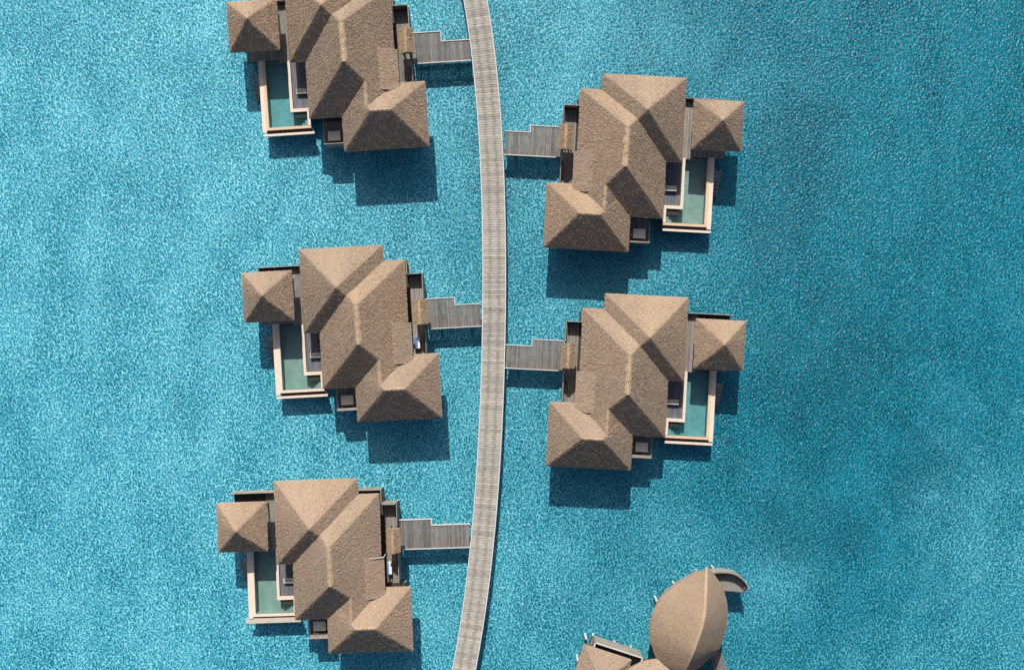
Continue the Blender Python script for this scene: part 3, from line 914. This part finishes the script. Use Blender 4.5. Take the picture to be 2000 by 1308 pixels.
for i in range(24):
    mb.face([(inn[i].x, inn[i].y, TZ), (inn[i + 1].x, inn[i + 1].y, TZ), (arc[i + 1].x, arc[i + 1].y, TZ), (arc[i].x, arc[i].y, TZ)])
    mb.face([(inn[i + 1].x, inn[i + 1].y, TZ - .3), (inn[i].x, inn[i].y, TZ - .3), (arc[i].x, arc[i].y, TZ - .3), (arc[i + 1].x, arc[i + 1].y, TZ - .3)])
    mb.face([(inn[i].x, inn[i].y, TZ - .3), (inn[i + 1].x, inn[i + 1].y, TZ - .3), (inn[i + 1].x, inn[i + 1].y, TZ), (inn[i].x, inn[i].y, TZ)])
tr = link("terrace", shift(mb, off).mesh("terrace"), spa, M['deck'])
mb = MB()
for i in range(24):
    a, b = arc[i], arc[i + 1]
    mb.bar((a.x, a.y, TZ + .22), (b.x, b.y, TZ + .22), .07, 1.35)
link("parapet", shift(mb, off).mesh("parapet"), tr, M['screen'])
mb = MB()
for i in range(24):
    a, b = arc[i], arc[i + 1]; mb.bar((a.x, a.y, TZ + .92), (b.x, b.y, TZ + .92), .12, .05)
link("rail_cap", shift(mb, off).mesh("rail_cap"), tr, M['screen'])
# fan of terrace boards along the lit southern lip
for i in range(2, 24):
    a, b = arc[i], inn[i]
    m_ = a.lerp(b, .55); d = (b - a); L = d.length * .86
    if L < .25: continue
    link("plank", plank_mesh("fan", round(L, 1), .12, .03, M['deck']), tr, loc=Vector((m_.x, m_.y, TZ + .035)) + off, rotz=math.atan2(d.y, d.x))
for (x, y_) in ((17.15, -23.42), (15.0, -24.55), (13.3, -25.9), (13.0, -28.3), (18.3, -28.6), (13.6, -30), (17, -30.2)):
    link("piling", shared("piling:s", False, lambda: MB().tube((0, 0, -1.0), (0, 0, 1.31), .11, .11, 10), M['piling']), spa, loc=Vector((x, y_, 0)) + off)
for (x, y_) in ((18.6, -23.05), (20.6, -23.6), (21.1, -24.5), (19.3, -24.4)):
    link("post", MB().tube((0, 0, -1), (0, 0, 2.2), .1, .1, 10).mesh("post"), tr, M['piling'], loc=Vector((x, y_, 0)) + off)
lamp_globe(Vector((21.05, -24.4, 2.5)), "tiny white globe at the end of the curved terrace beside the leaf-shaped roof")

# round-fronted roof cut by the bottom edge, and its grey side walk
cone = empty("round_roofed_building", (13.3, -35.4, 0), 0, "round thatched roof cut off by the bottom edge, joined to the leaf-shaped roof", "building")
mb = MB(); nseg = 72; rad = 5.15; ztop = 4.25 + rad * .82; ncs = 20
for c in range(ncs):
    for i in range(nseg):
        t0, t1 = 2 * math.pi * i / nseg, 2 * math.pi * (i + 1) / nseg
        r0, r1 = rad * (1 - c / ncs), rad * (1 - (c + 1) / ncs)
        z0, z1 = 4.25 + (rad - r0) * .82 + .04, 4.25 + (rad - r1) * .82
        q = [(r0 * math.cos(t0), r0 * math.sin(t0), z0), (r0 * math.cos(t1), r0 * math.sin(t1), z0), (r1 * math.cos(t1), r1 * math.sin(t1), z1), (r1 * math.cos(t0), r1 * math.sin(t0), z1)]
        if r1 < .01: q = q[:3]
        mb.face(q, [(i * .4, c * .33), (i * .4 + .4, c * .33), (i * .4 + .4, c * .33 + .33), (i * .4, c * .33 + .33)][:len(q)])
        mb.face([(q[0][0], q[0][1], z0 - (.05 if c else .25)), (q[1][0], q[1][1], z0 - (.05 if c else .25)), q[1], q[0]])
link("roof", mb.mesh("roof"), cone, M['thatch'])
mb = MB()
for i in range(36):
    t0, t1 = 2 * math.pi * i / 36, 2 * math.pi * (i + 1) / 36
    mb.face([(4.2 * math.cos(t0), 4.2 * math.sin(t0), 1.3), (4.2 * math.cos(t1), 4.2 * math.sin(t1), 1.3), (4.2 * math.cos(t1), 4.2 * math.sin(t1), 4.4), (4.2 * math.cos(t0), 4.2 * math.sin(t0), 4.4)])
link("wall", mb.mesh("wall"), cone, M['wall'])
sw_ = empty("side_walk", (19.0, -31.6, 0), R(16), "grey plank walk in shade below the leaf-shaped roof at the bottom edge", "walkway")
planks_ns(sw_, "side", M['bridge'], -.6, .55, -2.6, 1.0, 1)
link("bearer", MB().box(-.55, .5, -2.55, .95, 1.35, 1.60).mesh("bearer"), sw_, M['dark'])
for (x, y_) in ((-.3, .6), (.3, -1.5)):
    link("piling", shared("piling:s", False, None, None), sw_, loc=(x, y_, 0))

# hipped pavilion at the bottom edge with its screened deck
hp = empty("hipped_pavilion", (6.42, -29.01, 0), R(-18.1), "hipped thatched pavilion with a screened deck at the bottom edge, right of the boardwalk", "pavilion")
random.seed(11)
link("roof", hip_roof(0, 4.4, -4.4, 0, z=4.1)[0].mesh("roof"), hp, M['thatch'])
link("wall", wall_ring(.6, 3.8, -3.8, -.6, 1.6, 4.2).mesh("wall"), hp, M['wall'])
dk = link("deck", MB().box(.9, 5.6, -4.6, 0.12, 1.32, 1.60).mesh("deck"), hp, M['dark'])
planks_ns(dk, "hipdeck", M['bridge'], .95, 5.58, -2.0, 0.08, 1)
for bx in ((1.15, 5.62, 0.10, 0.16), (1.10, 1.16, -.9, 0.16), (5.58, 5.64, -.75, .10)):
    link("screen", MB().box(*bx, 1.05, 2.95).mesh("screen"), hp, M['screen'])
    link("rail_cap", MB().box(bx[0] - .03, bx[1] + .03, bx[2] - .03, bx[3] + .03, 2.952, 3.0).mesh("rail_cap"), hp, M['kerb'])
for (x, y_) in ((1.2, -.05), (.5, -.25), (3.3, -.05), (4.9, -.05), (.4, -2.4), (5.3, -2.4)):
    link("piling", shared("piling:s", False, None, None), hp, loc=(x, y_, 0))
